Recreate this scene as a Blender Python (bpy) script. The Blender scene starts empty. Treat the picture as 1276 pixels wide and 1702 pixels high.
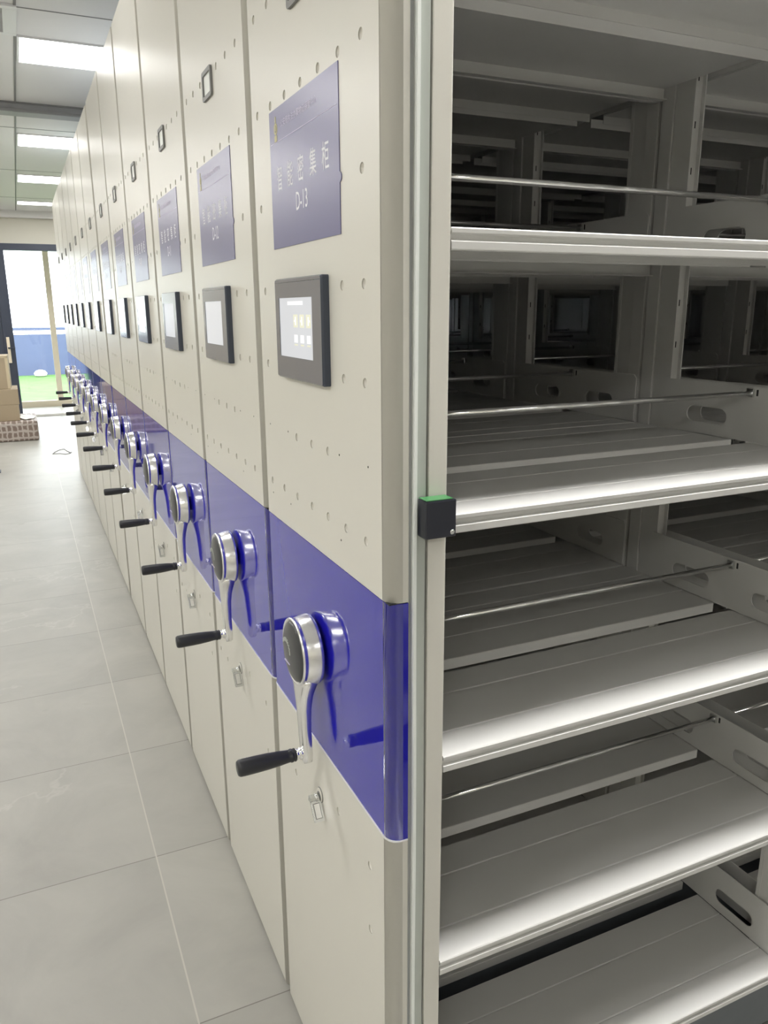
import bpy, bmesh, math, random
from mathutils import Vector, Matrix
from mathutils.geometry import tessellate_polygon

random.seed(7)
scn = bpy.context.scene
COL = scn.collection
PI = math.pi

# ------------------------------------------------------------------ camera
F_PX, YAW, PITCH, ROLL = 1289.41, -0.42855, -0.256137, -0.0053775
EYE = 1.5
def cam_axes():
    cy, sy = math.cos(YAW), math.sin(YAW)
    f0 = Vector((-sy, cy, 0)); r0 = Vector((cy, sy, 0)); up = Vector((0, 0, 1))
    fw = f0*math.cos(PITCH) + up*math.sin(PITCH)
    u = -f0*math.sin(PITCH) + up*math.cos(PITCH)
    r = r0*math.cos(ROLL) + u*math.sin(ROLL)
    u2 = -r0*math.sin(ROLL) + u*math.cos(ROLL)
    return r, u2, fw
cd = bpy.data.cameras.new('camera'); cam = bpy.data.objects.new('camera', cd); COL.objects.link(cam)
_r, _u, _f = cam_axes()
cam.matrix_world = Matrix(((_r.x, _u.x, -_f.x, 0), (_r.y, _u.y, -_f.y, 0), (_r.z, _u.z, -_f.z, EYE), (0, 0, 0, 1)))
cd.sensor_fit = 'VERTICAL'; cd.sensor_height = 32.0; cd.lens = 32.0*F_PX/1702.0
cd.clip_start = 0.02; cd.clip_end = 200
scn.camera = cam

# ------------------------------------------------------------------ sky, exposure
w = bpy.data.worlds.new('sky'); scn.world = w; w.use_nodes = True
bg = w.node_tree.nodes['Background']
bg.inputs[0].default_value = (0.93, 0.96, 1.0, 1); bg.inputs[1].default_value = 5.0
vs = scn.view_settings
vs.view_transform = 'Standard'; vs.look = 'None'; vs.gamma = 1.0; vs.use_curve_mapping = False
vs.exposure = 0.56
LAMP = 13.0          # radiance of the ceiling lamp diffusers

# ------------------------------------------------------------------ materials
def mat(name, col, rough=0.5, metal=0.0, spec=0.5, emit=None, estr=0.0, coat=0.0, mottle=None, bump=None):
    m = bpy.data.materials.new(name); m.use_nodes = True
    nt = m.node_tree; b = nt.nodes['Principled BSDF']
    b.inputs['Base Color'].default_value = (*col, 1); b.inputs['Roughness'].default_value = rough
    b.inputs['Metallic'].default_value = metal; b.inputs['Specular IOR Level'].default_value = spec
    b.inputs['Coat Weight'].default_value = coat; b.inputs['Coat Roughness'].default_value = 0.03
    if emit: b.inputs['Emission Color'].default_value = (*emit, 1); b.inputs['Emission Strength'].default_value = estr
    tc = nt.nodes.new('ShaderNodeTexCoord')
    if mottle:
        sc, amt = mottle
        n = nt.nodes.new('ShaderNodeTexNoise'); n.inputs['Scale'].default_value = sc; n.inputs['Detail'].default_value = 4
        nt.links.new(tc.outputs['Object'], n.inputs['Vector'])
        r = nt.nodes.new('ShaderNodeMapRange'); r.inputs['To Min'].default_value = 1-amt; r.inputs['To Max'].default_value = 1+amt
        nt.links.new(n.outputs['Fac'], r.inputs['Value'])
        mx = nt.nodes.new('ShaderNodeVectorMath'); mx.operation = 'SCALE'; mx.inputs[0].default_value = col
        nt.links.new(r.outputs['Result'], mx.inputs['Scale']); nt.links.new(mx.outputs['Vector'], b.inputs['Base Color'])
    if bump:
        sc, st = bump
        n = nt.nodes.new('ShaderNodeTexNoise'); n.inputs['Scale'].default_value = sc; n.inputs['Detail'].default_value = 2
        nt.links.new(tc.outputs['Object'], n.inputs['Vector'])
        bp = nt.nodes.new('ShaderNodeBump'); bp.inputs['Strength'].default_value = st; bp.inputs['Distance'].default_value = 0.001
        nt.links.new(n.outputs['Fac'], bp.inputs['Height']); nt.links.new(bp.outputs['Normal'], b.inputs['Normal'])
    return m
M = {}
M['beige'] = mat('beige_powder_coat', (0.665, 0.648, 0.590), 0.32, spec=0.5, mottle=(6, 0.012), bump=(900, 0.06))
M['shelf'] = mat('shelf_powder_coat', (0.63, 0.625, 0.605), 0.38, mottle=(5, 0.015), bump=(700, 0.06))
M['blue'] = mat('blue_gloss_panel', (0.014, 0.012, 0.40), 0.05, spec=0.5, coat=0.35)
M['chrome'] = mat('chrome', (0.90, 0.90, 0.90), 0.10, metal=1)
M['brushed'] = mat('satin_chrome', (0.92, 0.92, 0.92), 0.24, metal=1)
M['chrome_soft'] = mat('zinc_plate', (0.72, 0.73, 0.72), 0.22, metal=1)
M['grip'] = mat('black_plastic', (0.022, 0.023, 0.027), 0.36)
M['cap'] = mat('charcoal_cap', (0.05, 0.052, 0.056), 0.3)
M['bezel'] = mat('dark_grey_bezel', (0.05, 0.06, 0.085), 0.25)
M['bezel_face'] = mat('bezel_front', (0.16, 0.153, 0.17), 0.16)  # face lighter than the sides: room reflection put into its colour
M['lcd'] = mat('lcd', (0.30, 0.31, 0.33), 0.08, emit=(0.84, 0.86, 0.93), estr=0.33)
M['lcd_light'] = mat('lcd_light_icon', (0.4, 0.4, 0.4), 0.1, emit=(0.95, 0.93, 0.98), estr=0.52)
M['lcd_yellow'] = mat('lcd_yellow_icon', (0.33, 0.33, 0.27), 0.1, emit=(0.86, 0.85, 0.66), estr=0.44)
M['sign'] = mat('blue_sign_film', (0.105, 0.095, 0.24), 0.28, spec=0.8)
M['ink'] = mat('white_print', (0.85, 0.85, 0.9), 0.5)
M['ink_dim'] = mat('pale_print', (0.62, 0.58, 0.74), 0.5)
M['gold'] = mat('gold_print', (0.50, 0.46, 0.25), 0.5)
M['gold_dark'] = mat('gold_dark_print', (0.16, 0.15, 0.10), 0.5)
M['seal_grey'] = mat('grey_rubber', (0.47, 0.50, 0.46), 0.45)
M['seal_dark'] = mat('dark_grey_rubber', (0.44, 0.455, 0.46), 0.5)
M['seal_white'] = mat('pale_rubber', (0.84, 0.87, 0.84), 0.4)
M['holder'] = mat('grey_holder_and_lock_shade', (0.20, 0.20, 0.195), 0.45)
M['edge_white'] = mat('white_acrylic_edge', (0.80, 0.80, 0.82), 0.3)
M['dark'] = mat('painted_recess_shade', (0.02, 0.02, 0.022), 0.7)  # near-black colour stands in for shade in holes, slots and gaps
M['sensor'] = mat('black_sensor_plastic', (0.02, 0.022, 0.032), 0.3)
M['green'] = mat('green_sensor_top', (0.06, 0.22, 0.08), 0.3)
M['base'] = mat('grey_chassis', (0.13, 0.145, 0.16), 0.55, mottle=(30, 0.08))
M['ceiling'] = mat('ceiling_tile_white', (0.80, 0.795, 0.785), 0.6, mottle=(3, 0.015))
M['tbar'] = mat('ceiling_joint_grey', (0.25, 0.25, 0.25), 0.6)
M['duct'] = mat('grey_track', (0.36, 0.36, 0.37), 0.5)
M['wall'] = mat('cream_wall_paint', (0.66, 0.64, 0.56), 0.6, mottle=(2, 0.02))
M['lamp_bright'] = mat('bright_lamp_diffuser', (0.9, 0.9, 0.9), 0.5, emit=(1.0, 0.985, 0.96), estr=LAMP*2.2)
M['lamp'] = mat('lamp_diffuser', (0.9, 0.9, 0.9), 0.5, emit=(1.0, 0.985, 0.96), estr=LAMP)
M['lamp_frame'] = mat('white_lamp_frame', (0.8, 0.8, 0.8), 0.4)
M['frame_dark'] = mat('dark_blue_grey_metal', (0.045, 0.055, 0.085), 0.35)
M['frame_warm'] = mat('champagne_aluminium', (0.86, 0.76, 0.60), 0.45)
M['sill'] = mat('white_stone_sill', (0.85, 0.85, 0.82), 0.3)
M['fence_blue'] = mat('blue_fence_sheet', (0.10, 0.12, 0.23), 0.5, mottle=(1.2, 0.1))
M['card'] = mat('cardboard', (0.40, 0.32, 0.22), 0.8, mottle=(4, 0.06))
M['card_light'] = mat('light_cardboard_edge', (0.58, 0.49, 0.34), 0.8)
M['paper'] = mat('white_paper', (0.85, 0.84, 0.82), 0.7)
M['wire'] = mat('brown_wire', (0.09, 0.07, 0.06), 0.5)

def glass_mat():
    m = bpy.data.materials.new('clear_glass'); m.use_nodes = True; nt = m.node_tree
    nt.nodes.remove(nt.nodes['Principled BSDF']); out = nt.nodes['Material Output']
    t = nt.nodes.new('ShaderNodeBsdfTransparent'); t.inputs[0].default_value = (0.95, 0.97, 0.96, 1)
    g = nt.nodes.new('ShaderNodeBsdfGlossy'); g.inputs['Roughness'].default_value = 0.02
    f = nt.nodes.new('ShaderNodeFresnel'); f.inputs[0].default_value = 1.45
    mx = nt.nodes.new('ShaderNodeMixShader')
    nt.links.new(f.outputs[0], mx.inputs[0]); nt.links.new(t.outputs[0], mx.inputs[1]); nt.links.new(g.outputs[0], mx.inputs[2])
    nt.links.new(mx.outputs[0], out.inputs[0]); return m
M['glass'] = glass_mat()

def plaid_mat():
    m = mat('brown_white_plaid_wrap', (0.5, 0.4, 0.35), 0.55); nt = m.node_tree; b = nt.nodes['Principled BSDF']
    tc = nt.nodes.new('ShaderNodeTexCoord'); prev = None
    for ax in ('X', 'Z'):
        wv = nt.nodes.new('ShaderNodeTexWave'); wv.bands_direction = ax; wv.inputs['Scale'].default_value = 5.5 if ax == 'X' else 4.0; wv.inputs['Distortion'].default_value = 2.2; wv.inputs['Detail Scale'].default_value = 3
        nt.links.new(tc.outputs['Object'], wv.inputs['Vector'])
        if prev is None: prev = wv
        else:
            a = nt.nodes.new('ShaderNodeMath'); a.operation = 'MAXIMUM'; nt.links.new(prev.outputs['Fac'], a.inputs[0]); nt.links.new(wv.outputs['Fac'], a.inputs[1])
            cr = nt.nodes.new('ShaderNodeValToRGB'); nt.links.new(a.outputs[0], cr.inputs[0])
            e = cr.color_ramp.elements; e[0].position = 0.62; e[0].color = (0.24, 0.18, 0.15, 1); e[1].position = 0.95; e[1].color = (0.52, 0.46, 0.42, 1)
            nt.links.new(cr.outputs[0], b.inputs['Base Color'])
    return m
M['plaid'] = plaid_mat()

def grass_mat():
    m = mat('artificial_grass', (0.16, 0.42, 0.10), 0.8); nt = m.node_tree; b = nt.nodes['Principled BSDF']
    tc = nt.nodes.new('ShaderNodeTexCoord'); n = nt.nodes.new('ShaderNodeTexNoise'); n.inputs['Scale'].default_value = 3; n.inputs['Detail'].default_value = 8
    nt.links.new(tc.outputs['Object'], n.inputs['Vector'])
    cr = nt.nodes.new('ShaderNodeValToRGB'); nt.links.new(n.outputs['Fac'], cr.inputs[0])
    e = cr.color_ramp.elements; e[0].position = 0.3; e[0].color = (0.07, 0.17, 0.035, 1); e[1].position = 0.7; e[1].color = (0.11, 0.23, 0.055, 1)
    nt.links.new(cr.outputs[0], b.inputs['Base Color']); return m
M['grass'] = grass_mat()

def floor_mat():
    m = bpy.data.materials.new('grey_stone_tiles'); m.use_nodes = True; nt = m.node_tree; b = nt.nodes['Principled BSDF']; L = nt.links
    tc = nt.nodes.new('ShaderNodeTexCoord'); sp = nt.nodes.new('ShaderNodeSeparateXYZ'); L.new(tc.outputs['Object'], sp.inputs[0])
    def math_(op, a, bb=None, c=None):
        n = nt.nodes.new('ShaderNodeMath'); n.operation = op
        for i, v in enumerate((a, bb, c)):
            if v is None: continue
            if isinstance(v, (int, float)): n.inputs[i].default_value = v
            else: L.new(v, n.inputs[i])
        return n.outputs[0]
    def tile(coord, off, size):
        s = math_('DIVIDE', math_('SUBTRACT', coord, off), size)
        fr = math_('FRACT', s); fl = math_('FLOOR', s)
        d = math_('MINIMUM', fr, math_('SUBTRACT', 1.0, fr))
        return math_('MULTIPLY', d, size), fl
    dx, ix = tile(sp.outputs[0], 0.19, 1.174); dy, iy = tile(sp.outputs[1], 1.396-0.587*40, 0.587)
    # tiles are long: 1.174 m across, 0.587 m along the aisle
    cmb = nt.nodes.new('ShaderNodeCombineXYZ'); L.new(ix, cmb.inputs[0]); L.new(iy, cmb.inputs[1])
    wn = nt.nodes.new('ShaderNodeTexWhiteNoise'); L.new(cmb.outputs[0], wn.inputs['Vector'])
    addv = nt.nodes.new('ShaderNodeVectorMath'); addv.operation = 'ADD'; L.new(tc.outputs['Object'], addv.inputs[0])
    scv = nt.nodes.new('ShaderNodeVectorMath'); scv.operation = 'SCALE'; scv.inputs['Scale'].default_value = 7.0; L.new(wn.outputs['Color'], scv.inputs[0]); L.new(scv.outputs[0], addv.inputs[1])
    n1 = nt.nodes.new('ShaderNodeTexNoise'); n1.inputs['Scale'].default_value = 2.6; n1.inputs['Detail'].default_value = 6; n1.inputs['Roughness'].default_value = 0.62; n1.inputs['Distortion'].default_value = 0.6
    L.new(addv.outputs[0], n1.inputs['Vector'])
    cr = nt.nodes.new('ShaderNodeValToRGB'); L.new(n1.outputs['Fac'], cr.inputs[0]); e = cr.color_ramp.elements
    e[0].position = 0.33; e[0].color = (0.345, 0.338, 0.310, 1); e[1].position = 0.68; e[1].color = (0.415, 0.407, 0.372, 1)
    # pale veins: thin iso-lines of a stretched noise
    n2 = nt.nodes.new('ShaderNodeTexNoise'); n2.inputs['Scale'].default_value = 0.9; n2.inputs['Detail'].default_value = 7; n2.inputs['Roughness'].default_value = 0.55; n2.inputs['Distortion'].default_value = 0.3
    L.new(addv.outputs[0], n2.inputs['Vector'])
    v = math_('ABSOLUTE', math_('SUBTRACT', n2.outputs['Fac'], 0.60))
    vein = nt.nodes.new('ShaderNodeMapRange'); vein.inputs['From Min'].default_value = 0.0; vein.inputs['From Max'].default_value = 0.006; vein.inputs['To Min'].default_value = 0.22; vein.inputs['To Max'].default_value = 0
    L.new(v, vein.inputs['Value'])
    mx = nt.nodes.new('ShaderNodeMixRGB'); L.new(vein.outputs[0], mx.inputs[0]); L.new(cr.outputs[0], mx.inputs[1]); mx.inputs[2].default_value = (0.60, 0.59, 0.55, 1)
    # dark smudges
    n3 = nt.nodes.new('ShaderNodeTexNoise'); n3.inputs['Scale'].default_value = 5.2; n3.inputs['Detail'].default_value = 3
    L.new(tc.outputs['Object'], n3.inputs['Vector'])
    sm = nt.nodes.new('ShaderNodeMapRange'); sm.inputs['From Min'].default_value = 0.71; sm.inputs['From Max'].default_value = 0.80; sm.inputs['To Max'].default_value = 0.5
    L.new(n3.outputs['Fac'], sm.inputs['Value'])
    mx2 = nt.nodes.new('ShaderNodeMixRGB'); L.new(sm.outputs[0], mx2.inputs[0]); L.new(mx.outputs[0], mx2.inputs[1]); mx2.inputs[2].default_value = (0.22, 0.20, 0.18, 1)
    # grout
    gy = math_('LESS_THAN', dy, 0.0014); gx = math_('LESS_THAN', dx, 0.002)
    mx3 = nt.nodes.new('ShaderNodeMixRGB'); L.new(gy, mx3.inputs[0]); L.new(mx2.outputs[0], mx3.inputs[1]); mx3.inputs[2].default_value = (0.20, 0.19, 0.17, 1)
    mx4 = nt.nodes.new('ShaderNodeMixRGB'); L.new(gx, mx4.inputs[0]); L.new(mx3.outputs[0], mx4.inputs[1]); mx4.inputs[2].default_value = (0.50, 0.49, 0.44, 1)
    L.new(mx4.outputs[0], b.inputs['Base Color'])
    b.inputs['Roughness'].default_value = 0.42; b.inputs['Specular IOR Level'].default_value = 0.4
    return m
M['floor'] = floor_mat()

# ------------------------------------------------------------------ mesh helpers
class MB:
    def __init__(s): s.v = []; s.f = []; s.m = []; s.sm = []; s.mats = []
    def mi(s, m):
        m = M[m] if isinstance(m, str) else m
        if m not in s.mats: s.mats.append(m)
        return s.mats.index(m)
    def add(s, vs_, fs, m, smooth=False):
        o = len(s.v); k = s.mi(m); s.v += [tuple(p) for p in vs_]
        for f in fs: s.f.append([i+o for i in f]); s.m.append(k); s.sm.append(smooth)
    def box(s, x0, x1, y0, y1, z0, z1, m, bev=0.0, faces='all'):
        if bev <= 0:
            vv = [(x, y, z) for x in (x0, x1) for y in (y0, y1) for z in (z0, z1)]
            s.add(vv, [(0, 1, 3, 2), (4, 6, 7, 5), (0, 4, 5, 1), (2, 3, 7, 6), (0, 2, 6, 4), (1, 5, 7, 3)], m); return
        bm = bmesh.new(); bmesh.ops.create_cube(bm, size=1)
        for v in bm.verts: v.co = Vector(((x0+x1)/2+v.co.x*(x1-x0), (y0+y1)/2+v.co.y*(y1-y0), (z0+z1)/2+v.co.z*(z1-z0)))
        bmesh.ops.bevel(bm, geom=bm.edges[:]+bm.verts[:], offset=bev, segments=2, affect='EDGES', profile=0.6)
        s.bm(bm, m)
    def bm(s, bm, m, smooth=False, mtx=None):
        bm.verts.index_update(); vv = [(mtx @ v.co if mtx else v.co) for v in bm.verts]
        s.add([tuple(p) for p in vv], [[v.index for v in f.verts] for f in bm.faces], m, smooth); bm.free()
    def extrude(s, prof, axis, a, b, m, closed=True, caps=True, smooth=False):
        """prof: 2D points; axis 'x' -> (y,z), 'z' -> (x,y), 'y' -> (x,z)"""
        def P(p, t):
            return {'x': (t, p[0], p[1]), 'y': (p[0], t, p[1]), 'z': (p[0], p[1], t)}[axis]
        n = len(prof); vv = [P(p, a) for p in prof]+[P(p, b) for p in prof]; fs = []
        for i in range(n if closed else n-1):
            j = (i+1) % n; fs.append((i, j, j+n, i+n))
        s.add(vv, fs, m, smooth)
        if closed and caps:
            tri = tessellate_polygon([[Vector((*p, 0)) for p in prof]])
            s.add([P(p, a) for p in prof], tri, m); s.add([P(p, b) for p in prof], tri, m)
    def lathe(s, prof, origin, axis, m, n=32, smooth=True, caps=True):
        """prof: (radius, along); axis Vector"""
        ax = Vector(axis).normalized(); u = ax.orthogonal().normalized(); w_ = ax.cross(u); o = Vector(origin); vv = []; fs = []
        for r, t in prof:
            for i in range(n):
                a = 2*PI*i/n; vv.append(o+ax*t+(u*math.cos(a)+w_*math.sin(a))*r)
        for k in range(len(prof)-1):
            for i in range(n):
                j = (i+1) % n; fs.append((k*n+i, k*n+j, (k+1)*n+j, (k+1)*n+i))
        s.add(vv, fs, m, smooth)
        if caps:
            s.add(vv[:n], [list(range(n))[::-1]], m); s.add(vv[-n:], [list(range(n))], m)
    def tube(s, pts, r, m, n=8):
        pts = [Vector(p) for p in pts]; vv = []; fs = []; up = None
        for i, p in enumerate(pts):
            t = (pts[min(i+1, len(pts)-1)]-pts[max(i-1, 0)]).normalized()
            if up is None: up = t.orthogonal().normalized()
            up = (up-t*up.dot(t)).normalized(); w_ = t.cross(up)
            for k in range(n): a = 2*PI*k/n; vv.append(p+(up*math.cos(a)+w_*math.sin(a))*r)
        for i in range(len(pts)-1):
            for k in range(n): j = (k+1) % n; fs.append((i*n+k, i*n+j, (i+1)*n+j, (i+1)*n+k))
        s.add(vv, fs, m, True); s.add(vv[:n], [list(range(n))], m); s.add(vv[-n:], [list(range(n))], m)
    def merge_text(s, body, size, sx, org, m, align='CENTER', lift=0.0):
        """flat lettering on the cabinet front (faces -x, reads towards -y)"""
        cu = bpy.data.curves.new('t', 'FONT'); cu.body = body; cu.size = size; cu.align_x = align; cu.align_y = 'CENTER'; cu.resolution_u = 3
        cu.offset = size*0.004
        ob = bpy.data.objects.new('t', cu); COL.objects.link(ob); dg = bpy.context.evaluated_depsgraph_get()
        me = bpy.data.meshes.new_from_object(ob.evaluated_get(dg))
        vv = [(org[0]-lift, org[1]-v.co.x*sx, org[2]+v.co.y) for v in me.vertices]
        s.add(vv, [list(p.vertices) for p in me.polygons], m)
        bpy.data.objects.remove(ob); bpy.data.meshes.remove(me); bpy.data.curves.remove(cu)
    def mesh(s, name):
        me = bpy.data.meshes.new(name); me.from_pydata(s.v, [], s.f); me.update()
        for mm in s.mats: me.materials.append(mm)
        me.polygons.foreach_set('material_index', s.m); me.polygons.foreach_set('use_smooth', s.sm)
        return me
    def build(s, name, parent=None, loc=(0, 0, 0), fix=True):
        me = s.mesh(name)
        if fix:
            bm = bmesh.new(); bm.from_mesh(me); bmesh.ops.remove_doubles(bm, verts=bm.verts, dist=1e-6)
            if fix != 'keep': bmesh.ops.recalc_face_normals(bm, faces=bm.faces)
            bm.to_mesh(me); bm.free()
        return link(name, me, parent, loc)
def link(name, me, parent=None, loc=(0, 0, 0)):
    o = bpy.data.objects.new(name, me); COL.objects.link(o); o.location = loc
    if parent is not None: o.parent = parent
    return o
def tag(o, label=None, cat=None, group=None, kind=None):
    if label: o['label'] = label
    if cat: o['category'] = cat
    if group: o['group'] = group
    if kind: o['kind'] = kind
    return o
def empty(name, loc):
    o = bpy.data.objects.new(name, None); o.empty_display_size = 0.1; COL.objects.link(o); o.location = loc; return o
def struct(name, mb, label=None):
    o = mb.build(name); o['kind'] = 'structure'
    if label: o['label'] = label
    return o

# ------------------------------------------------------------------ room shell
XL, XR, YB, YW, HC = -3.2, 4.9, -3.6, 12.48, 2.83
b = MB(); b.box(XL, XR, YB, 13.75, -0.1, 0, 'floor'); struct('floor', b)
b = MB(); b.box(XL-.1, XR+.1, YB-.1, 13.75, HC, HC+0.1, 'ceiling'); struct('ceiling', b)
b = MB(); b.box(XL-0.1, XL, YB, 13.75, 0, HC, 'wall'); struct('wall_left', b)
b = MB(); b.box(XR, XR+0.1, YB, 13.75, 0, HC, 'wall'); struct('wall_right', b)
b = MB(); b.box(XL, XR, YB-0.1, YB, 0, HC, 'wall'); struct('wall_back', b)
DX0, DX1, DH = -0.085, 2.9, 2.385
b = MB()
b.box(DX1, XR, YW, YW+0.12, 0, HC, 'wall'); b.box(-1.35, DX1, YW, YW+0.12, DH+0.02, HC, 'wall'); b.box(XL, -1.35, YW, YW+0.12, 0, HC, 'wall')
struct('wall_far', b)
b = MB(); b.box(XL, XR, YW-0.12, YW, HC-0.09, HC, 'ceiling'); struct('trim_1', b)
# dark frame of the opening in the far wall
b = MB(); b.box(-1.35, DX1, YW-0.03, YW+0.10, DH-0.07, DH+0.02, 'frame_dark', 0.004)
b.box(DX0-0.12, DX0+0.01, YW-0.03, YW+0.10, 0, DH-0.07, 'frame_dark', 0.004)
b.box(-1.35, -1.27, YW-0.03, YW+0.10, 0, DH-0.07, 'frame_dark', 0.004); b.box(DX1-0.08, DX1, YW-0.03, YW+0.10, 0, DH-0.07, 'frame_dark', 0.004)
o = struct('door_1', b)
# closed dark leaf to the left of the opening, with a handle plate
b = MB(); b.box(-0.33, DX0-0.12, YW, YW+0.05, 0.02, DH-0.07, 'frame_dark', 0.003); b.box(-1.27, -1.17, YW, YW+0.05, 0.02, DH-0.07, 'frame_dark', 0.003); b.box(-1.17, -0.33, YW, YW+0.05, 0.02, 0.12, 'frame_dark'); b.box(-1.17, -0.33, YW, YW+0.05, DH-0.15, DH-0.07, 'frame_dark'); lf = b.build('door_leaf', o)
b = MB(); b.box(-1.17, -0.33, YW+0.02, YW+0.026, 0.12, DH-0.15, 'glass'); b.build('pane', lf)
b = MB(); b.box(-0.175, -0.135, YW-0.045, YW-0.030, 0.78, 1.14, 'frame_warm', 0.003); b.box(-0.165, -0.145, YW-0.09, YW-0.045, 0.98, 1.0, 'frame_dark', 0.003); b.box(-0.165, -0.07, YW-0.09, YW-0.075, 0.98, 1.0, 'frame_dark', 0.003)
b.build('door_handle', o)
# sill and glazed sliding doors behind it
b = MB(); b.box(-1.35, DX1, YW-0.02, 13.55, 0, 0.012, 'sill'); b.box(-1.35, DX1, YW-0.03, YW+0.05, 0, 0.03, 'sill', 0.004); struct('trim_2', b)
b = MB()
YG = 13.62
b.box(XL, XR, YG, YG+0.07, 0, 0.10, 'frame_warm', 0.005); b.box(XL, XR, YG, YG+0.07, 2.62, HC, 'frame_warm', 0.005)
for x in (-1.15, 0.455, 2.05, 3.6): b.box(x, x+0.085, YG, YG+0.07, 0.10, 2.62, 'frame_warm', 0.005)
win = b.build('window_1'); win['kind'] = 'structure'
for k, (x0, x1) in enumerate(((XL+.05, -1.15), (-1.065, 0.455), (0.54, 2.05), (2.135, 3.6), (3.685, XR-.05))):
    b = MB(); b.box(x0, x1, YG+0.03, YG+0.036, 0.10, 2.62, 'glass'); b.build('pane', win)
# outdoors
b = MB(); b.box(-14, 16, YG+0.08, 40, -0.12, -0.02, 'grass'); o = b.build('lawn'); tag(o, 'bright green lawn outside the glazed doors', 'grass', kind='stuff')
b = MB(); b.box(-14, 16, 20.9, 20.95, -0.02, 0.95, 'fence_blue'); f0 = b.build('fence_sheet')
fe = empty('blue_fence', (0, 20.9, 0)); f0.parent = fe; f0.location = (0, -20.9, 0)
tag(fe, 'low blue sheet fence with a rail standing behind the green lawn', 'fence')
b = MB(); b.box(-14, 16, -0.02, 0.03, 1.04, 1.11, 'fence_blue'); b.build('rail', fe)
for x in (-10, -6, -2, 2, 6, 10, 14): b = MB(); b.box(x, x+0.05, -0.05, -0.001, -0.02, 1.11, 'fence_blue'); b.build('fence_post', fe)
b = MB(); b.lathe([(0.04, 0), (0.13, 0.02), (0.15, 0.08), (0.10, 0.14), (0.03, 0.16)], (0.36, 20.4, -0.02), (0, 0, 1), 'paper', 14)
tag(b.build('white_sack'), 'small white sack lying on the lawn against the blue fence', 'sack')

# ------------------------------------------------------------------ ceiling: joints, track, vent, lamps
b = MB()
for x in [0.143+1.2*k for k in range(-2, 4)]:
    b.box(x-0.006, x+0.006, YB, YW-.12, HC-0.004, HC, 'tbar')
for y in (-2.0, 0.1, 2.2, 4.30, 6.93, 8.92, 11.0): b.box(XL, XR, y-0.004, y+0.004, HC-0.002, HC, 'tbar')
struct('trim_3', b)
b = MB(); b.box(XL, 0.62, 6.12, 6.30, HC-0.050, HC, 'duct'); b.box(XL, 0.62, 6.10, 6.12, HC-0.060, HC-0.044, 'tbar'); b.box(XL, 0.62, 6.105, 6.12, HC-0.008, HC, 'tbar')
b.box(0.60, 0.62, 6.30, 7.0, HC-0.05, HC, 'duct')
struct('trim_4', b)
ve = empty('ceiling_vent', (-0.150, 4.48, HC))
tag(ve, 'white louvred air vent in the ceiling at the upper left', 'vent')
b = MB()
for (x0, x1, y0, y1) in ((-.30, .30, -.21, -.17), (-.30, .30, .17, .21), (-.30, -.24, -.17, .17), (.24, .30, -.17, .17)): b.box(x0, x1, y0, y1, -0.012, 0, 'lamp_frame', 0.002)
b.build('frame', ve)
b = MB()
for k in range(15):
    y = -0.165+k*0.0235; b.add([(-.24, y, -0.002), (.24, y, -0.002), (.24, y+0.010, -0.001), (-.24, y+0.010, -0.001), (-.24, y-.002, -0.012), (.24, y-.002, -0.012), (.24, y+0.002, -0.011), (-.24, y+0.002, -0.011)], [(0, 1, 2, 3), (7, 6, 5, 4), (0, 4, 5, 1), (3, 2, 6, 7)], 'lamp_frame')
b.build('louvre', ve)
b = MB(); b.box(-.24, .24, -.17, .17, -0.0008, -0.0002, 'dark'); b.build('backing', ve)

def lamp(x0, x1, y0, y1, label, group=None, m='lamp'):
    cx, cy = (x0+x1)/2, (y0+y1)/2; hx, hy = (x1-x0)/2, (y1-y0)/2
    r = empty('ceiling_light', (cx, cy, HC)); tag(r, label, 'ceiling light', group)
    b = MB(); t = 0.012
    for a in ((-hx, hx, -hy, -hy+t), (-hx, hx, hy-t, hy), (-hx, -hx+t, -hy+t, hy-t), (hx-t, hx, -hy+t, hy-t)): b.box(*a, -0.009, 0, 'lamp_frame')
    b.build('frame', r)
    b = MB(); b.box(-hx+t, hx-t, -hy+t, hy-t, -0.006, -0.001, m); b.build('diffuser', r); return r
G = 'flush panel lights in the ceiling'
names = ['nearest and brightest', 'second', 'third', 'farthest']
for k, (y0, y1) in enumerate(((4.70, 5.16), (7.12, 7.62), (9.16, 9.66), (11.30, 11.62))):
    lamp(0.152, 1.352, y0, y1, 'white panel light over the aisle, the %s of the four in view' % names[k], G)
side = lambda w_, d: 'white panel light outside the picture over the %s, %s' % (w_, d)
lamp(0.50, 1.70, 0.53, 0.84, side('open aisle', 'just right of the camera'), G, 'lamp_bright')
lamp(2.10, 3.30, 0.50, 0.84, side('open aisle', 'farther right'), G, 'lamp_bright')
lamp(0.152, 1.352, 2.40, 2.86, side('second and third units', 'above them'), G)
for y, d in ((-2.4, 'behind the camera'), (0.16, 'level with the camera'), (2.4, 'ahead of the camera'), (4.7, 'level with the air vent'), (7.12, 'past the ceiling track'), (9.16, 'before the cardboard boxes'), (11.3, 'nearest the dark door')): lamp(-2.25, -1.05, y, y+0.46, side('left of room', d), G)
lamp(0.152, 1.352, -2.4, -1.94, side('floor behind the camera', 'to the right'), G)

# ------------------------------------------------------------------ the mobile shelving units
X0 = 0.3912            # plane of the front panels
W = 0.542              # width of a unit along the aisle
HT = 2.42
LV = [0.192+0.3502*k for k in range(7)]
BX = [(0.082, 0.889), (0.925, 1.732), (1.768, 2.575), (2.611, 3.418)]   # the bays

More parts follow.
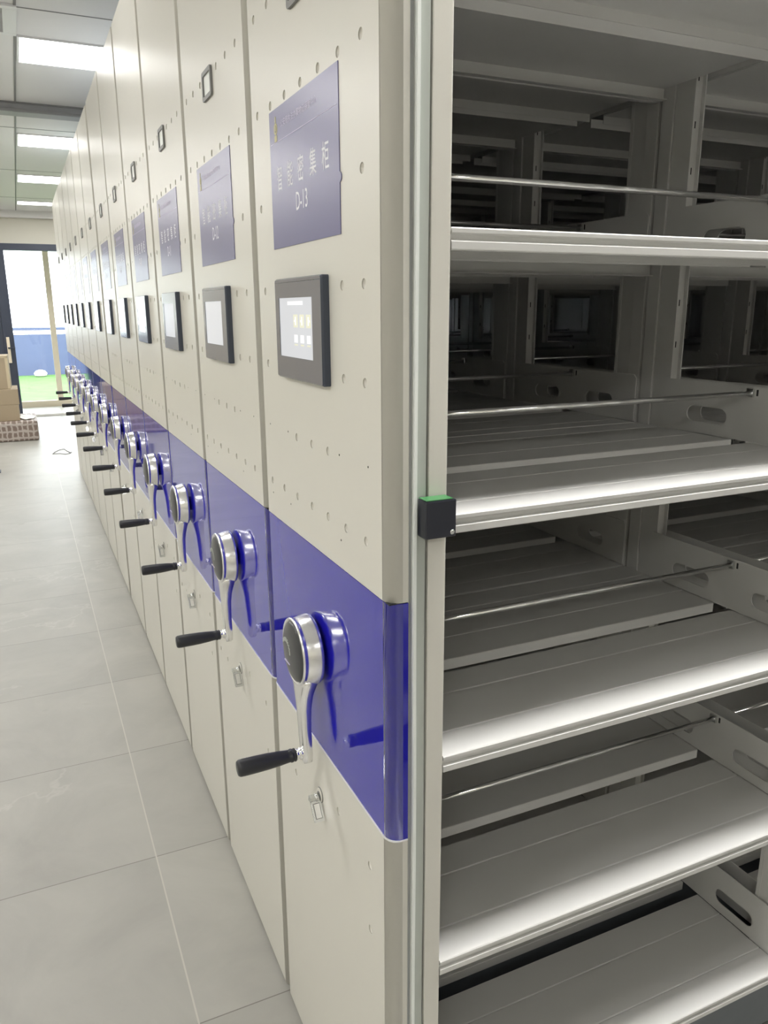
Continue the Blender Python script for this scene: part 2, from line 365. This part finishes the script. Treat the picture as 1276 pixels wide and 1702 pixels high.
def front_profile():
    p = [(0.028, 0.0)]; r = 0.020
    for k in range(15): a = PI*1.5-PI/2*k/14; p.append((r+r*math.cos(a), r+r*math.sin(a)))
    r2 = 0.008
    for k in range(5): a = PI-PI/2*k/4; p.append((r2+r2*math.cos(a), W-r2+r2*math.sin(a)))
    p.append((0.028, W)); return p
def panel(z0, z1, m, dents=(), holes=(), off=0.0, bevel=0.0015):
    b = MB(); pr = [(x+off*(1 if x < .02 else 0), y) for x, y in front_profile()]; n = len(pr)
    i1 = 15; i2 = 16                        # flat face lies between these two profile points
    for i in range(n-1):
        if i == i1: continue
        b.add([(*pr[i], z0), (*pr[i+1], z0), (*pr[i+1], z1), (*pr[i], z1)], [(3, 2, 1, 0)], m, 0 < i < n-2)
    # flat face with pressed dimples
    ya, yb_ = pr[i1][1], pr[i2][1]
    outer = [Vector((ya, z0, 0)), Vector((yb_, z0, 0)), Vector((yb_, z1, 0)), Vector((ya, z1, 0))]
    loops = [outer]; K = 12
    for (y, z, r) in [(y, z, 0.0066) for y, z in dents]+[(y, z, 0.0016) for y, z in holes]:
        loops.append([Vector((y+r*math.cos(-2*PI*k/K), z+r*math.sin(-2*PI*k/K), 0)) for k in range(K)])
    flat = [q for l in loops for q in l]; tri = tessellate_polygon(loops)
    b.add([(off, q.x, q.y) for q in flat], tri, m)
    for (y, z) in dents:
        rings = [(0.0066, 0), (0.0058, 0.0018), (0.0038, 0.0032), (0.0016, 0.0037)]; vv = []; fs = []
        for rr, dd in rings:
            vv += [(off+dd, y+rr*math.cos(2*PI*k/K), z+rr*math.sin(2*PI*k/K)) for k in range(K)]
        for a in range(3):
            for k in range(K): j = (k+1) % K; fs.append((a*K+K+k, a*K+K+j, a*K+j, a*K+k))
        fs.append([3*K+k for k in range(K)][::-1]); b.add(vv, fs, m, True)
    for (y, z) in holes:
        vv = []
        for dd in (0, 0.004): vv += [(off+dd, y+0.0016*math.cos(2*PI*k/K), z+0.0016*math.sin(2*PI*k/K)) for k in range(K)]
        b.add(vv, [(k, (k+1) % K, K+(k+1) % K, K+k) for k in range(K)]+[[K+k for k in range(K)]], 'dark')
    # top and bottom caps and the back
    cap = tessellate_polygon([[Vector((*p, 0)) for p in pr]])
    for z in (z0, z1): b.add([(*p, z) for p in pr], cap, m)
    b.add([(0.028, 0, z0), (0.028, W, z0), (0.028, W, z1), (0.028, 0, z1)], [(0, 1, 2, 3)], m)
    return b
G7 = [0.071+0.0715*k for k in range(7)]
dents = [(y, 1.804) for y in G7]+[(y, 1.943) for y in G7 if not 0.235 < y < 0.33]+[(G7[0], 1.662), (G7[6], 1.662)]
for z in (1.530, 1.409): dents += [(y, z) for y in (0.069, 0.141, 0.424, 0.496)]
dents += [(y, 1.299) for y in (0.209, 0.279, 0.352)]+[(y, 1.199) for y in G7]
holes = [(0.164, 1.301), (0.062, 1.302), (0.398, 1.302), (0.501, 1.302), (0.163, 1.176), (0.397, 1.177), (0.5, 1.176)]
lowdents = [(0.071, 0.690), (0.071, 0.575), (0.200, 0.700), (0.424, 0.640), (0.496, 0.640)]

def rr(y0, y1, z0, z1, r, n=4):
    p = []
    for cy, cz, a0 in ((y1-r, z0+r, -PI/2), (y1-r, z1-r, 0), (y0+r, z1-r, PI/2), (y0+r, z0+r, PI)):
        for k in range(n+1): a = a0+PI/2*k/n; p.append((cy+r*math.cos(a), cz+r*math.sin(a)))
    return p

def make_front(root, number, detail=True):
    """front face parts shared by every unit"""
    P = {}
    for (nm, mb) in (('lower_panel', panel(0.012, 0.7775, 'beige', lowdents)), ('upper_panel', panel(1.133, HT, 'beige', dents, holes)), ('blue_panel', panel(0.7775, 1.1315, 'blue', off=0.0006))):
        P[nm] = mb.build(nm, root, fix='keep')
    P['blue_panel']['label'] = 'glossy deep blue band'
    b = MB(); pr = front_profile(); n = len(pr); vv = [(p[0]+d*(1 if p[0] < .02 else 0), p[1]+(d if p[1] < .01 else 0), z) for z in (0.7755, 0.7780) for d in (-0.0008,) for p in pr]
    b.add(vv, [(k, k+1, n+k+1, n+k) for k in range(n-1)]+[list(range(n)), [n+k for k in range(n)]], 'edge_white'); b.build('band_edge', P['blue_panel'])
    b = MB(); b.box(0.0015, 0.027, 0.002, W-0.002, 1.1312, 1.1333, 'dark'); b.build('band_gap_shade', P['blue_panel'])  # black strip paints the shade in the gap above the band
    # label holder
    b = MB()
    o1 = rr(0.246, 0.322, 1.902, 1.955, 0.006); i1 = rr(0.254, 0.314, 1.910, 1.947, 0.003)
    n = len(o1)
    vv = [(-0.0045, *p) for p in o1]+[(-0.0045, *p) for p in i1]+[(0, *p) for p in o1]+[(-0.001, *p) for p in i1]; fs = []
    for k in range(n):
        j = (k+1) % n; fs += [(k, j, n+j, n+k), (k, j, 2*n+j, 2*n+k), (n+k, n+j, 3*n+j, 3*n+k)]
    b.add(vv, fs, 'holder'); lh = b.build('label_holder', root)
    b = MB(); b.box(-0.0015, 0, 0.253, 0.315, 1.909, 1.948, 'seal_white'); b.build('label_card', lh)
    # touch screen
    b = MB(); YS0, YS1, ZS0, ZS1 = 0.190, 0.404, 1.394, 1.546
    pr_o = rr(YS0, YS1, ZS0, ZS1, 0.003, 3); pr_m = rr(YS0+0.002, YS1-0.002, ZS0+0.002, ZS1-0.002, 0.003, 3); n = len(pr_o)
    vv = [(0, *p) for p in pr_o]+[(-0.009, *p) for p in pr_o]+[(-0.012, *p) for p in pr_m]; fs = []
    for k in range(n): j = (k+1) % n; fs += [(k, j, n+j, n+k), (n+k, n+j, 2*n+j, 2*n+k)]
    b.add(vv, fs, 'bezel', False)
    ys, ye, zs, ze = 0.229, 0.383, 1.4285, 1.517
    lo = [[Vector((*p, 0)) for p in pr_m], [Vector((p[0], p[1], 0)) for p in ((ys, zs), (ys, ze), (ye, ze), (ye, zs))]]
    fl = [q for l in lo for q in l]; b.add([(-0.012, q.x, q.y) for q in fl], tessellate_polygon(lo), 'bezel_face')
    b.add([(x, y, z) for x in (-0.012, -0.011) for (y, z) in ((ys, zs), (ys, ze), (ye, ze), (ye, zs))], [(0, 1, 5, 4), (1, 2, 6, 5), (2, 3, 7, 6), (3, 0, 4, 7)], 'bezel')
    b.box(-0.0123, -0.012, YS0+0.003, YS1-0.003, 1.5395, 1.5402, 'bezel')
    ts = b.build('touch_screen', root)
    b = MB(); b.add([(-0.0112, ys, zs), (-0.0112, ye, zs), (-0.0112, ye, ze), (-0.0112, ys, ze)], [(0, 1, 2, 3)], 'lcd')
    if detail:
        xx = -0.01135
        def q(yc, zc, hy, hz, m, d=0): b.add([(xx-d, yc-hy, zc-hz), (xx-d, yc+hy, zc-hz), (xx-d, yc+hy, zc+hz), (xx-d, yc-hy, zc+hz)], [(0, 1, 2, 3)], m)
        q(0.306, 1.509, 0.036, 0.0028, 'lcd_light')
        for k, (m, s) in enumerate((('lcd_light', 1), ('lcd_yellow', 1), ('lcd_light', -1))):
            yc = 0.305-0.029*k; q(yc, 1.483, 0.0105, 0.0095, 'lcd_yellow'); q(yc, 1.483, 0.0028, 0.0062, 'lcd_light', 0.0001); q(yc+0.004*s, 1.483, 0.003, 0.0016, 'lcd_light', 0.0001)
        for k in range(3): yc = 0.305-0.029*k; q(yc, 1.457, 0.0085, 0.0058, 'lcd_light'); q(yc, 1.448, 0.008, 0.0012, 'lcd_yellow')
    b.build('display', ts, fix=False)
    # sign
    b = MB(); b.box(-0.0012, 0, 0.1405, 0.433, 1.5935, 1.794, 'sign')
    b.lathe([(0.0062, 0), (0.0062, 0.0014)], (0, 0.1405, 1.662), (-1, 0, 0), 'sign', 16)
    sg = b.build('sign', root)
    b = MB(); xs = -0.0014
    b.merge_text('D-%d' % number, 0.036, 0.72, (xs, 0.289, 1.6515), 'ink')
    for ch, yc in zip('智能密集柜', (0.388, 0.339, 0.290, 0.238, 0.189)): b.merge_text(ch, 0.038, 0.74, (xs, yc, 1.692), 'ink')
    b.merge_text('公安局执法办案物证保管中心', 0.0115, 1.08, (xs, 0.378, 1.768), 'ink_dim', 'LEFT')
    b.add([(xs, 0.148, 1.7465), (xs, 0.428, 1.7465), (xs, 0.428, 1.7475), (xs, 0.148, 1.7475)], [(0, 1, 2, 3)], 'ink_dim')
    b.build('lettering', sg, fix=False)
    b = MB()
    b.lathe([(0.0085, 0), (0.0085, 0.0003)], (-0.0012, 0.401, 1.766), (-1, 0, 0), 'gold', 20)
    b.lathe([(0.0050, 0), (0.0050, 0.0005)], (-0.0012, 0.401, 1.766), (-1, 0, 0), 'gold_dark', 16)
    b.box(-0.0019, -0.0012, 0.3985, 0.4035, 1.7630, 1.7700, 'gold'); b.box(-0.0016, -0.0012, 0.3985, 0.4035, 1.775, 1.783, 'gold')
    b.box(-0.0016, -0.0012, 0.395, 0.407, 1.748, 1.757, 'gold'); b.build('emblem', sg)
    # crank: hub, cap, arm, grip
    cy, cz = 0.288, 0.956; R = 0.0585
    b = MB(); b.lathe([(0.020, -0.001), (0.020, 0.006)], (0, cy, cz), (-1, 0, 0), 'cap', 24)
    b.lathe([(R-0.006, 0.005), (R-0.001, 0.0055), (R+0.001, 0.008), (R+0.0005, 0.012), (R-0.001, 0.020), (R-0.0035, 0.030), (R-0.005, 0.034), (R-0.0025, 0.0355), (R-0.002, 0.038), (R-0.0035, 0.0405), (R-0.006, 0.040), (R-0.008, 0.037)], (0, cy, cz), (-1, 0, 0), 'brushed', 64)
    hub = b.build('crank_hub', root)
    b = MB(); rc = R-0.007; b.lathe([(rc, 0.036), (rc-0.002, 0.0405), (rc*0.85, 0.0435), (rc*0.55, 0.0465), (rc*0.2, 0.048), (0.001, 0.0481)], (0, cy, cz), (-1, 0, 0), 'cap', 48)
    b.build('hub_cap', hub)
    b = MB()
    for k in range(9):
        a = PI*0.15+PI*0.70*k/8+0.3; r_ = 0.020; y = cy+0.012+r_*math.cos(a); z = cz-0.002+r_*math.sin(a)
        b.box(-0.0485, -0.0460, y-0.0016, y+0.0016, z-0.003, z+0.003, 'seal_grey')
    b.box(-0.0485, -0.0458, cy-0.004, cy+0.022, cz-0.021, cz-0.0195, 'ink_dim'); b.build('arrow_print', hub)
    b = MB()                                           # arm lofted down from the hub
    secs = [(0.914, 0.038, 0.006, 0.038), (0.903, 0.032, 0.007, 0.038), (0.890, 0.024, 0.010, 0.038), (0.876, 0.0175, 0.013, 0.038), (0.855, 0.014, 0.0165, 0.0375), (0.82, 0.0128, 0.0185, 0.037), (0.79, 0.0125, 0.019, 0.0365), (0.772, 0.0125, 0.019, 0.0360), (0.762, 0.010, 0.0195, 0.0355), (0.758, 0.005, 0.022, 0.034)]
    vv = []; fs = []; K = 12
    ya = lambda z: cy-0.016*(0.912-z)/0.15
    for z, hw, xa, xb in secs:
        ex = [((xa+xb)/2+(xb-xa)/2*math.copysign(abs(math.sin(2*PI*k/K))**0.45, math.sin(2*PI*k/K)), ya(z)+hw*math.copysign(abs(math.cos(2*PI*k/K))**0.45, math.cos(2*PI*k/K))) for k in range(K)]
        vv += [(-x, y, z) for x, y in ex]
    for a in range(len(secs)-1):
        for k in range(K): j = (k+1) % K; fs.append((a*K+k, a*K+j, a*K+K+j, a*K+K+k))
    fs.append([k for k in range(K)]); fs.append([(len(secs)-1)*K+k for k in range(K)]); b.add(vv, fs, 'brushed', True)
    b.build('crank_arm', root)
    gy, gz = ya(0.775), 0.776
    b = MB(); b.lathe([(0.006, 0.030), (0.0105, 0.037), (0.0105, 0.040), (0.0085, 0.041), (0.0085, 0.044), (0.0100, 0.045), (0.0100, 0.047)], (0, gy, gz), (-1, 0, 0), 'chrome', 24)
    gr = b.build('grip_collar', root)
    b = MB(); b.lathe([(0.0095, 0.047), (0.0112, 0.048), (0.0112, 0.050), (0.0100, 0.0515), (0.0114, 0.053), (0.0116, 0.056), (0.0104, 0.058), (0.0108, 0.063), (0.0122, 0.076), (0.0134, 0.095), (0.0140, 0.115), (0.0142, 0.136), (0.0138, 0.143), (0.0118, 0.146), (0.006, 0.147)], (0, gy, gz), (-1, 0, 0), 'grip', 32)
    b.build('crank_grip', root)
    # cam lock with its folding tab
    b = MB(); ly, lz = 0.288, 0.672
    b.lathe([(0.0138, 0), (0.0138, 0.0008), (0.0126, 0.0012)], (0, ly, lz+0.004), (-1, 0, 0), 'holder', 28)  # grey rings paint the shadow gap around the lock
    b.lathe([(0.0128, 0.001), (0.0124, 0.002), (0.009, 0.0024)], (0, ly, lz+0.004), (-1, 0, 0), 'beige', 28)
    b.lathe([(0.0088, 0.002), (0.0088, 0.0030)], (0, ly, lz+0.002), (-1, 0, 0), 'holder', 24)
    b.lathe([(0.0078, 0.002), (0.0078, 0.010), (0.0068, 0.011)], (0, ly, lz), (-1, 0, 0), 'chrome_soft', 24)
    b.box(-0.021, -0.002, ly-0.006, ly+0.006, lz-0.004, lz+0.005, 'chrome_soft', 0.0012)
    lk = b.build('door_lock', root)
    b = MB(); R_ = Matrix.Translation((-0.0115, ly-0.015, lz-0.016)) @ Matrix.Rotation(-0.65, 4, 'X')
    for (sx_, sy_, sz_, oy, mm_) in ((0.019, 0.0045, 0.036, 0, 'chrome_soft'), (0.012, 0.0008, 0.026, -0.0024, 'holder'), (0.010, 0.0008, 0.024, -0.0029, 'chrome')):
        bm = bmesh.new(); bmesh.ops.create_cube(bm, size=1)
        for v in bm.verts: v.co = Vector((v.co.x*sx_, v.co.y*sy_+oy, v.co.z*sz_))
        if sy_ > .002: bmesh.ops.bevel(bm, geom=bm.edges[:], offset=0.0012, segments=2, affect='EDGES')
        b.bm(bm, mm_, False, R_)
    b.build('lock_tab', lk)
    # rubber seal on the near side of the front
    def strip(prof, m, nm_, ph):
        b = MB(); n = len(prof); N = 60; vv = []; fs = []
        for i in range(N+1):
            z = 0.02+(HT-0.04)*i/N
            w1 = 0.0018*math.sin(z*9+ph)*max(0, 1.0-z/1.3)+0.0008*math.sin(z*4+ph)
            vv += [(x+w1, y, z) for x, y in prof]
        for i in range(N):
            for k in range(n): j = (k+1) % n; fs.append((i*n+k, i*n+j, (i+1)*n+j, (i+1)*n+k))
        fs += [list(range(n)), [N*n+k for k in range(n)]]; b.add(vv, fs, m, False); return b
    sl = strip([(0.030, 0.012), (0.030, 0.006), (0.056, 0.006), (0.056, 0.012)], 'seal_dark', 's', 0).build('seal_strip', root)
    strip([(0.0345, 0.006), (0.0345, -0.004), (0.0385, -0.004), (0.0385, 0.006)], 'seal_white', 's', 0).build('seal_lip', sl)
    strip([(0.0390, 0.006), (0.0390, 0.001), (0.0525, 0.0005), (0.0525, 0.006)], 'seal_grey', 's', 0.3).build('seal_flap', sl)

def plate_x(b, x0, x1, outline, holes_, m):
    loops = [[Vector((*p, 0)) for p in outline]]+[[Vector((*p, 0)) for p in h[::-1]] for h in holes_]
    fl = [q for l in loops for q in l]; tri = tessellate_polygon(loops)
    for x in (x0, x1): b.add([(x, q.x, q.y) for q in fl], tri, m)
    for l in loops:
        n = len(l); b.add([(x, q.x, q.y) for x in (x0, x1) for q in l], [(k, (k+1) % n, n+(k+1) % n, n+k) for k in range(n)], m)

def shelf_profile(kind):
    if kind == 'front':      # (y, z): folded lip towards the camera, back edge down
        return [(0.227, -0.020), (0.227, 0), (0.164, 0), (0.162, -0.0016), (0.160, 0), (0.060, 0), (0.058, -0.0016), (0.056, 0), (0.0015, 0), (0, -0.0015), (0, -0.006), (0.004, -0.0085), (0.004, -0.0135), (0, -0.016), (0, -0.0245), (0.0015, -0.026), (0.016, -0.026), (0.016, -0.024), (0.006, -0.0235), (0.006, -0.003), (0.225, -0.003), (0.225, -0.020)]
    p = [(0.271, -0.020), (0.271, -0.001), (0.272, 0), (0.355, 0), (0.357, -0.0016), (0.359, 0), (0.470, 0), (0.472, -0.0016), (0.474, 0), (W-.001, 0), (W, -0.0015), (W, -0.0245), (W-.0015, -0.026), (W-.016, -0.026), (W-.016, -0.024), (W-.006, -0.0235), (W-.006, -0.003), (0.273, -0.003), (0.273, -0.020)]
    return p

def oval(y0, y1, z0, z1, n=8):
    r = (z1-z0)/2; cz = (z0+z1)/2
    return [(y1-r+r*math.cos(-PI/2+PI*k/n), cz+r*math.sin(-PI/2+PI*k/n)) for k in range(n+1)]+[(y0+r+r*math.cos(PI/2+PI*k/n), cz+r*math.sin(PI/2+PI*k/n)) for k in range(n+1)]

def build_carcass(root, join=False):
    one = MB() if join else None
    def part(name, fn):
        if join: fn(one); return
        b = MB(); fn(b); b.build(name, root)
    # post beside the seal
    part('front_post', lambda b: (b.box(0.056, 0.082, 0, 0.05, 0.02, HT-0.02, 'beige', 0.0015), b.box(0.028, 0.080, 0.012, 0.048, 0.02, HT-0.02, 'beige')))
    part('rear_post', lambda b: b.box(0.028, 0.082, W-0.05, W-0.012, 0.02, HT-0.02, 'beige'))
    part('end_sheet', lambda b: (b.box(0.0285, 0.034, 0.05, W-0.05, 0.02, HT-0.02, 'shelf'), b.box(3.446, 3.455, 0.002, W-0.002, 0.02, HT-0.02, 'shelf')))  # second, far sheet is added to block light behind the last bay
    part('top_cover', lambda b: b.box(0.0285, 3.455, 0.002, W-0.002, HT-0.022, HT-0.001, 'base', 0.002))
    part('base_frame', lambda b: (b.box(0.0285, 3.455, 0.022, W-0.022, 0.03, 0.145, 'base', 0.003), b.box(0.082, 3.455, 0.006, 0.022, 0.148, 0.163, 'base')))
    for k, x in enumerate((0.889, 1.732, 2.575, 3.418)):
        def up(b, x=x):
            for ys in (0, 1):
                Y = (lambda a, c: (a, c)) if ys == 0 else (lambda a, c: (W-c, W-a))
                y0, y1 = Y(0.0, 0.036); b.box(x-0.0005, x+0.0365, y0+.002, y1, 0.15, HT-0.022, 'shelf', 0.001)
                y0, y1 = Y(0.036, 0.087); ya_, yb_ = Y(0.036, 0.079); b.box(x+0.003, x+0.030, ya_, yb_, 0.15, HT-0.022, 'shelf')
                yf, d = (yb_, 1) if ys == 0 else (ya_, -1)
                for xa_ in (x+0.002, x+0.0285): b.box(xa_, xa_+0.0025, min(yf, yf+d*0.009), max(yf, yf+d*0.009), 0.15, HT-0.022, 'shelf')
                z = 0.19
                while z < HT-0.08:
                    b.box(x+0.0155, x+0.0180, min(yf+d*.0002, yf+d*0.0007), max(yf+d*.0002, yf+d*0.0007), z, z+0.013, 'dark'); z += 0.0875  # dark boxes on the web paint the shaded slots
        part('upright', up)
    for bi, (xa, xb) in enumerate(BX):
        for lv in LV:
            part('shelf', lambda b: b.extrude([(y, z+lv) for y, z in shelf_profile('front')], 'x', xa+0.0015, xb-0.0035, 'shelf'))
            part('shelf', lambda b: b.extrude([(y, z+lv) for y, z in shelf_profile('rear')], 'x', xa+0.0015, xb-0.0035, 'shelf'))
            for sx in (xa+0.0005, xb-0.0025):
                def br(b, sx=sx):
                    ol = [(0.006, lv+0.001), (0.470, lv+0.001), (0.470, lv+0.100), (0.462, lv+0.108), (0.014, lv+0.108), (0.006, lv+0.100)]
                    plate_x(b, sx, sx+0.002, ol, [oval(0.082, 0.182, lv+0.024, lv+0.057), oval(0.290, 0.395, lv+0.024, lv+0.057)], 'shelf')
                part('end_bracket', br)
            def rod(b):
                y = 0.2365; z = lv+0.095
                b.lathe([(0.0052, xa+0.003), (0.0052, xb-0.003)], (0, y, z), (1, 0, 0), 'chrome', 16)
                b.box(xb-0.008, xb-0.0025, y-0.008, y+0.008, z-0.007, z+0.010, 'chrome_soft', 0.001)
                b.box(xb-0.0032, xb-0.0024, y-0.016, y-0.012, z-0.004, z+0.008, 'dark')
            part('book_rail', rod)
    if join: o = one.build('inner_shelving', root); return o

def copy_kids(src, dst, skip=()):
    for ch in list(src.children):
        if ch.name.split('.')[0] in skip: continue
        c = ch.copy(); COL.objects.link(c); c.parent = dst
        for g in list(ch.children):
            d = g.copy(); COL.objects.link(d); d.parent = c

YS = [0.843, 1.392, 1.938, 2.484, 3.030, 3.577, 4.160, 4.706, 5.252, 5.798, 6.344, 6.890, 7.436]
ordn = ['nearest', 'second', 'third', 'fourth', 'fifth', 'sixth', 'seventh', 'eighth', 'ninth', 'tenth', 'eleventh', 'twelfth', 'farthest']
GR = 'mobile shelving units in the row along the aisle'
roots = []
for i, y in enumerate(YS):
    r = empty('mobile_shelving_unit', (X0, y, 0)); roots.append(r)
    if i == 0: lab = 'nearest beige mobile shelving unit signed D-13, its empty shelves open to the right'
    elif i == 1: lab = 'beige mobile shelving unit signed D-12, directly behind the open nearest unit'
    elif i == 12: lab = 'farthest beige shelving unit of the row, its crank in front of the glazed doors'
    else: lab = 'beige shelving unit with blue band and crank, %s of the row from the camera' % ordn[i]
    tag(r, lab, 'shelving unit', GR)
make_front(roots[0], 13); build_carcass(roots[0])
letters = {}
def relabel(root, number):
    for ch in root.children:
        if ch.name.startswith('sign'):
            for g in ch.children:
                if g.name.startswith('lettering'):
                    me = g.data.copy(); b = MB(); xs = -0.0014
                    b.merge_text('D-%d' % number, 0.036, 0.72, (xs, 0.289, 1.6515), 'ink')
                    for c_, yc in zip('智能密集柜', (0.388, 0.339, 0.290, 0.238, 0.189)): b.merge_text(c_, 0.037, 0.74, (xs, yc, 1.692), 'ink')
                    b.merge_text('公安局执法办案物证保管中心', 0.0115, 1.08, (xs, 0.378, 1.768), 'ink_dim', 'LEFT')
                    b.add([(xs, 0.148, 1.7465), (xs, 0.428, 1.7465), (xs, 0.428, 1.7475), (xs, 0.148, 1.7475)], [(0, 1, 2, 3)], 'ink_dim')
                    g.data = b.mesh('lettering')
        if ch.name.startswith('touch_screen'):
            for g in ch.children:
                if g.name.startswith('display'):
                    b = MB(); b.add([(-0.0112, 0.229, 1.4285), (-0.0112, 0.383, 1.4285), (-0.0112, 0.383, 1.517), (-0.0112, 0.229, 1.517)], [(0, 1, 2, 3)], 'lcd'); g.data = b.mesh('display')
for i in (1, 2): copy_kids(roots[0], roots[i]); relabel(roots[i], 13-i)
FRONTLESS = ('shelf', 'end_bracket', 'book_rail', 'upright', 'front_post', 'rear_post', 'end_sheet', 'top_cover', 'base_frame')
copy_kids(roots[0], roots[3], FRONTLESS); inner = build_carcass(roots[3], True); relabel(roots[3], 10)
for i in range(4, 13):
    copy_kids(roots[0], roots[i], FRONTLESS); relabel(roots[i], 13-i)
    c = inner.copy(); COL.objects.link(c); c.parent = roots[i]
r = empty('mobile_shelving_unit', (X0, -0.93, 0)); tag(r, 'unseen beige shelving unit added across the open aisle to shade the nearest shelves', 'shelving unit')
copy_kids(roots[0], r, FRONTLESS); relabel(r, 14); c = inner.copy(); COL.objects.link(c); c.parent = r  # unseen unit, added to keep light out of the open shelves
# sensor on the near post of the first unit
b = MB(); b.box(0.040, 0.083, -0.024, -0.0005, 1.221, 1.270, 'sensor', 0.0022)
se = b.build('safety_sensor', roots[0])
b = MB(); b.box(0.041, 0.078, -0.023, -0.002, 1.2702, 1.2712, 'green'); b.build('green_top', se)
b = MB(); b.lathe([(0.0032, 0), (0.0032, 0.0006), (0.0022, 0.0010)], (0.0775, -0.024, 1.2275), (0, -1, 0), 'chrome_soft', 16); b.build('screw', se)

# ------------------------------------------------------------------ boxes and bits on the floor at the far left
def rbox(name, loc, sx, sy, sz, m, label, cat, bev=0.008, rot=0.0, group=None, extra=None):
    r = empty(name, loc); r.rotation_euler = (0, 0, rot); tag(r, label, cat, group)
    b = MB(); b.box(-sx/2, sx/2, -sy/2, sy/2, 0, sz, m, bev); b.build('body', r)
    if extra: extra(r)
    return r
def tape(sx, sy, sz):
    def f(r):
        b = MB(); b.box(-sx/2+.01, sx/2-.01, -0.03, 0.03, sz, sz+0.0008, 'card_light'); b.box(-0.03, 0.03, -sy/2-0.0008, -sy/2, sz*0.75, sz-.008, 'card_light'); b.build('tape', r)
    return f
rbox('wrapped_bundle', (-0.40, 10.50, 0), 0.97, 0.82, 0.235, 'plaid', 'brown and white plaid bundle lying on the floor under the cardboard boxes', 'bundle', 0.03)
rbox('cardboard_box', (-0.47, 10.45, 0.236), 0.74, 0.55, 0.19, 'card', 'brown cardboard box resting directly on the plaid bundle', 'box', 0.006, 0, 'stacked cardboard boxes', tape(.74, .55, .19))
rbox('cardboard_box', (-0.46, 10.45, 0.427), 0.74, 0.55, 0.18, 'card', 'brown cardboard box in the middle of the pile by the dark door', 'box', 0.006, 0.01, 'stacked cardboard boxes', tape(.74, .55, .18))
rbox('cardboard_box', (-0.44, 10.42, 0.6085), 0.57, 0.42, 0.385, 'card', 'tall cardboard box with pale edges on top of the pile', 'box', 0.006, -0.02, 'stacked cardboard boxes',
     lambda r: (lambda b: (b.box(0.255, 0.285, -0.2115, -0.2105, 0.005, 0.38, 'card_light'), b.box(-0.285, 0.285, -0.2115, -0.2105, 0.36, 0.383, 'card_light'), b.build('pale_edge', r)))(MB()))
b = MB(); random.seed(3); K = 14
pts = [(0.0+(0.085+0.02*random.random())*math.cos(2*PI*k/K), (0.20+0.05*random.random())*math.sin(2*PI*k/K), 0.004+0.012*random.random()) for k in range(K)]
b.add(pts+[(x, y, z-0.003) for x, y, z in pts], [list(range(K)), [K+k for k in range(K)][::-1]]+[(k, (k+1) % K, K+(k+1) % K, K+k) for k in range(K)], 'paper')
o = b.build('paper_sheet', None, (-0.02, 10.42, 0.237)); tag(o, 'crumpled white paper lying on the end of the plaid bundle', 'paper')
b = MB(); base = [(0.205, 9.0), (0.235, 9.12), (0.29, 9.25), (0.335, 9.28), (0.36, 9.10), (0.385, 9.0), (0.40, 9.04), (0.38, 8.96), (0.33, 8.92), (0.28, 8.99), (0.23, 9.0), (0.205, 9.0)]
b.tube([(x-0.02, y, 0.004) for x, y in base], 0.003, 'wire', 6)
tag(b.build('wire_loop'), 'thin dark wire loop lying on the floor tiles beside the shelving row', 'wire')
b = MB(); b.box(-0.35, -0.318, 8.19, 8.23, 0.012, 0.17, 'frame_dark', 0.004); b.box(-0.42, -0.305, 8.14, 8.26, 0, 0.012, 'frame_dark', 0.003)
tag(b.build('trolley_foot'), 'dark metal trolley foot on the floor tiles at the left edge of the picture', 'trolley foot')
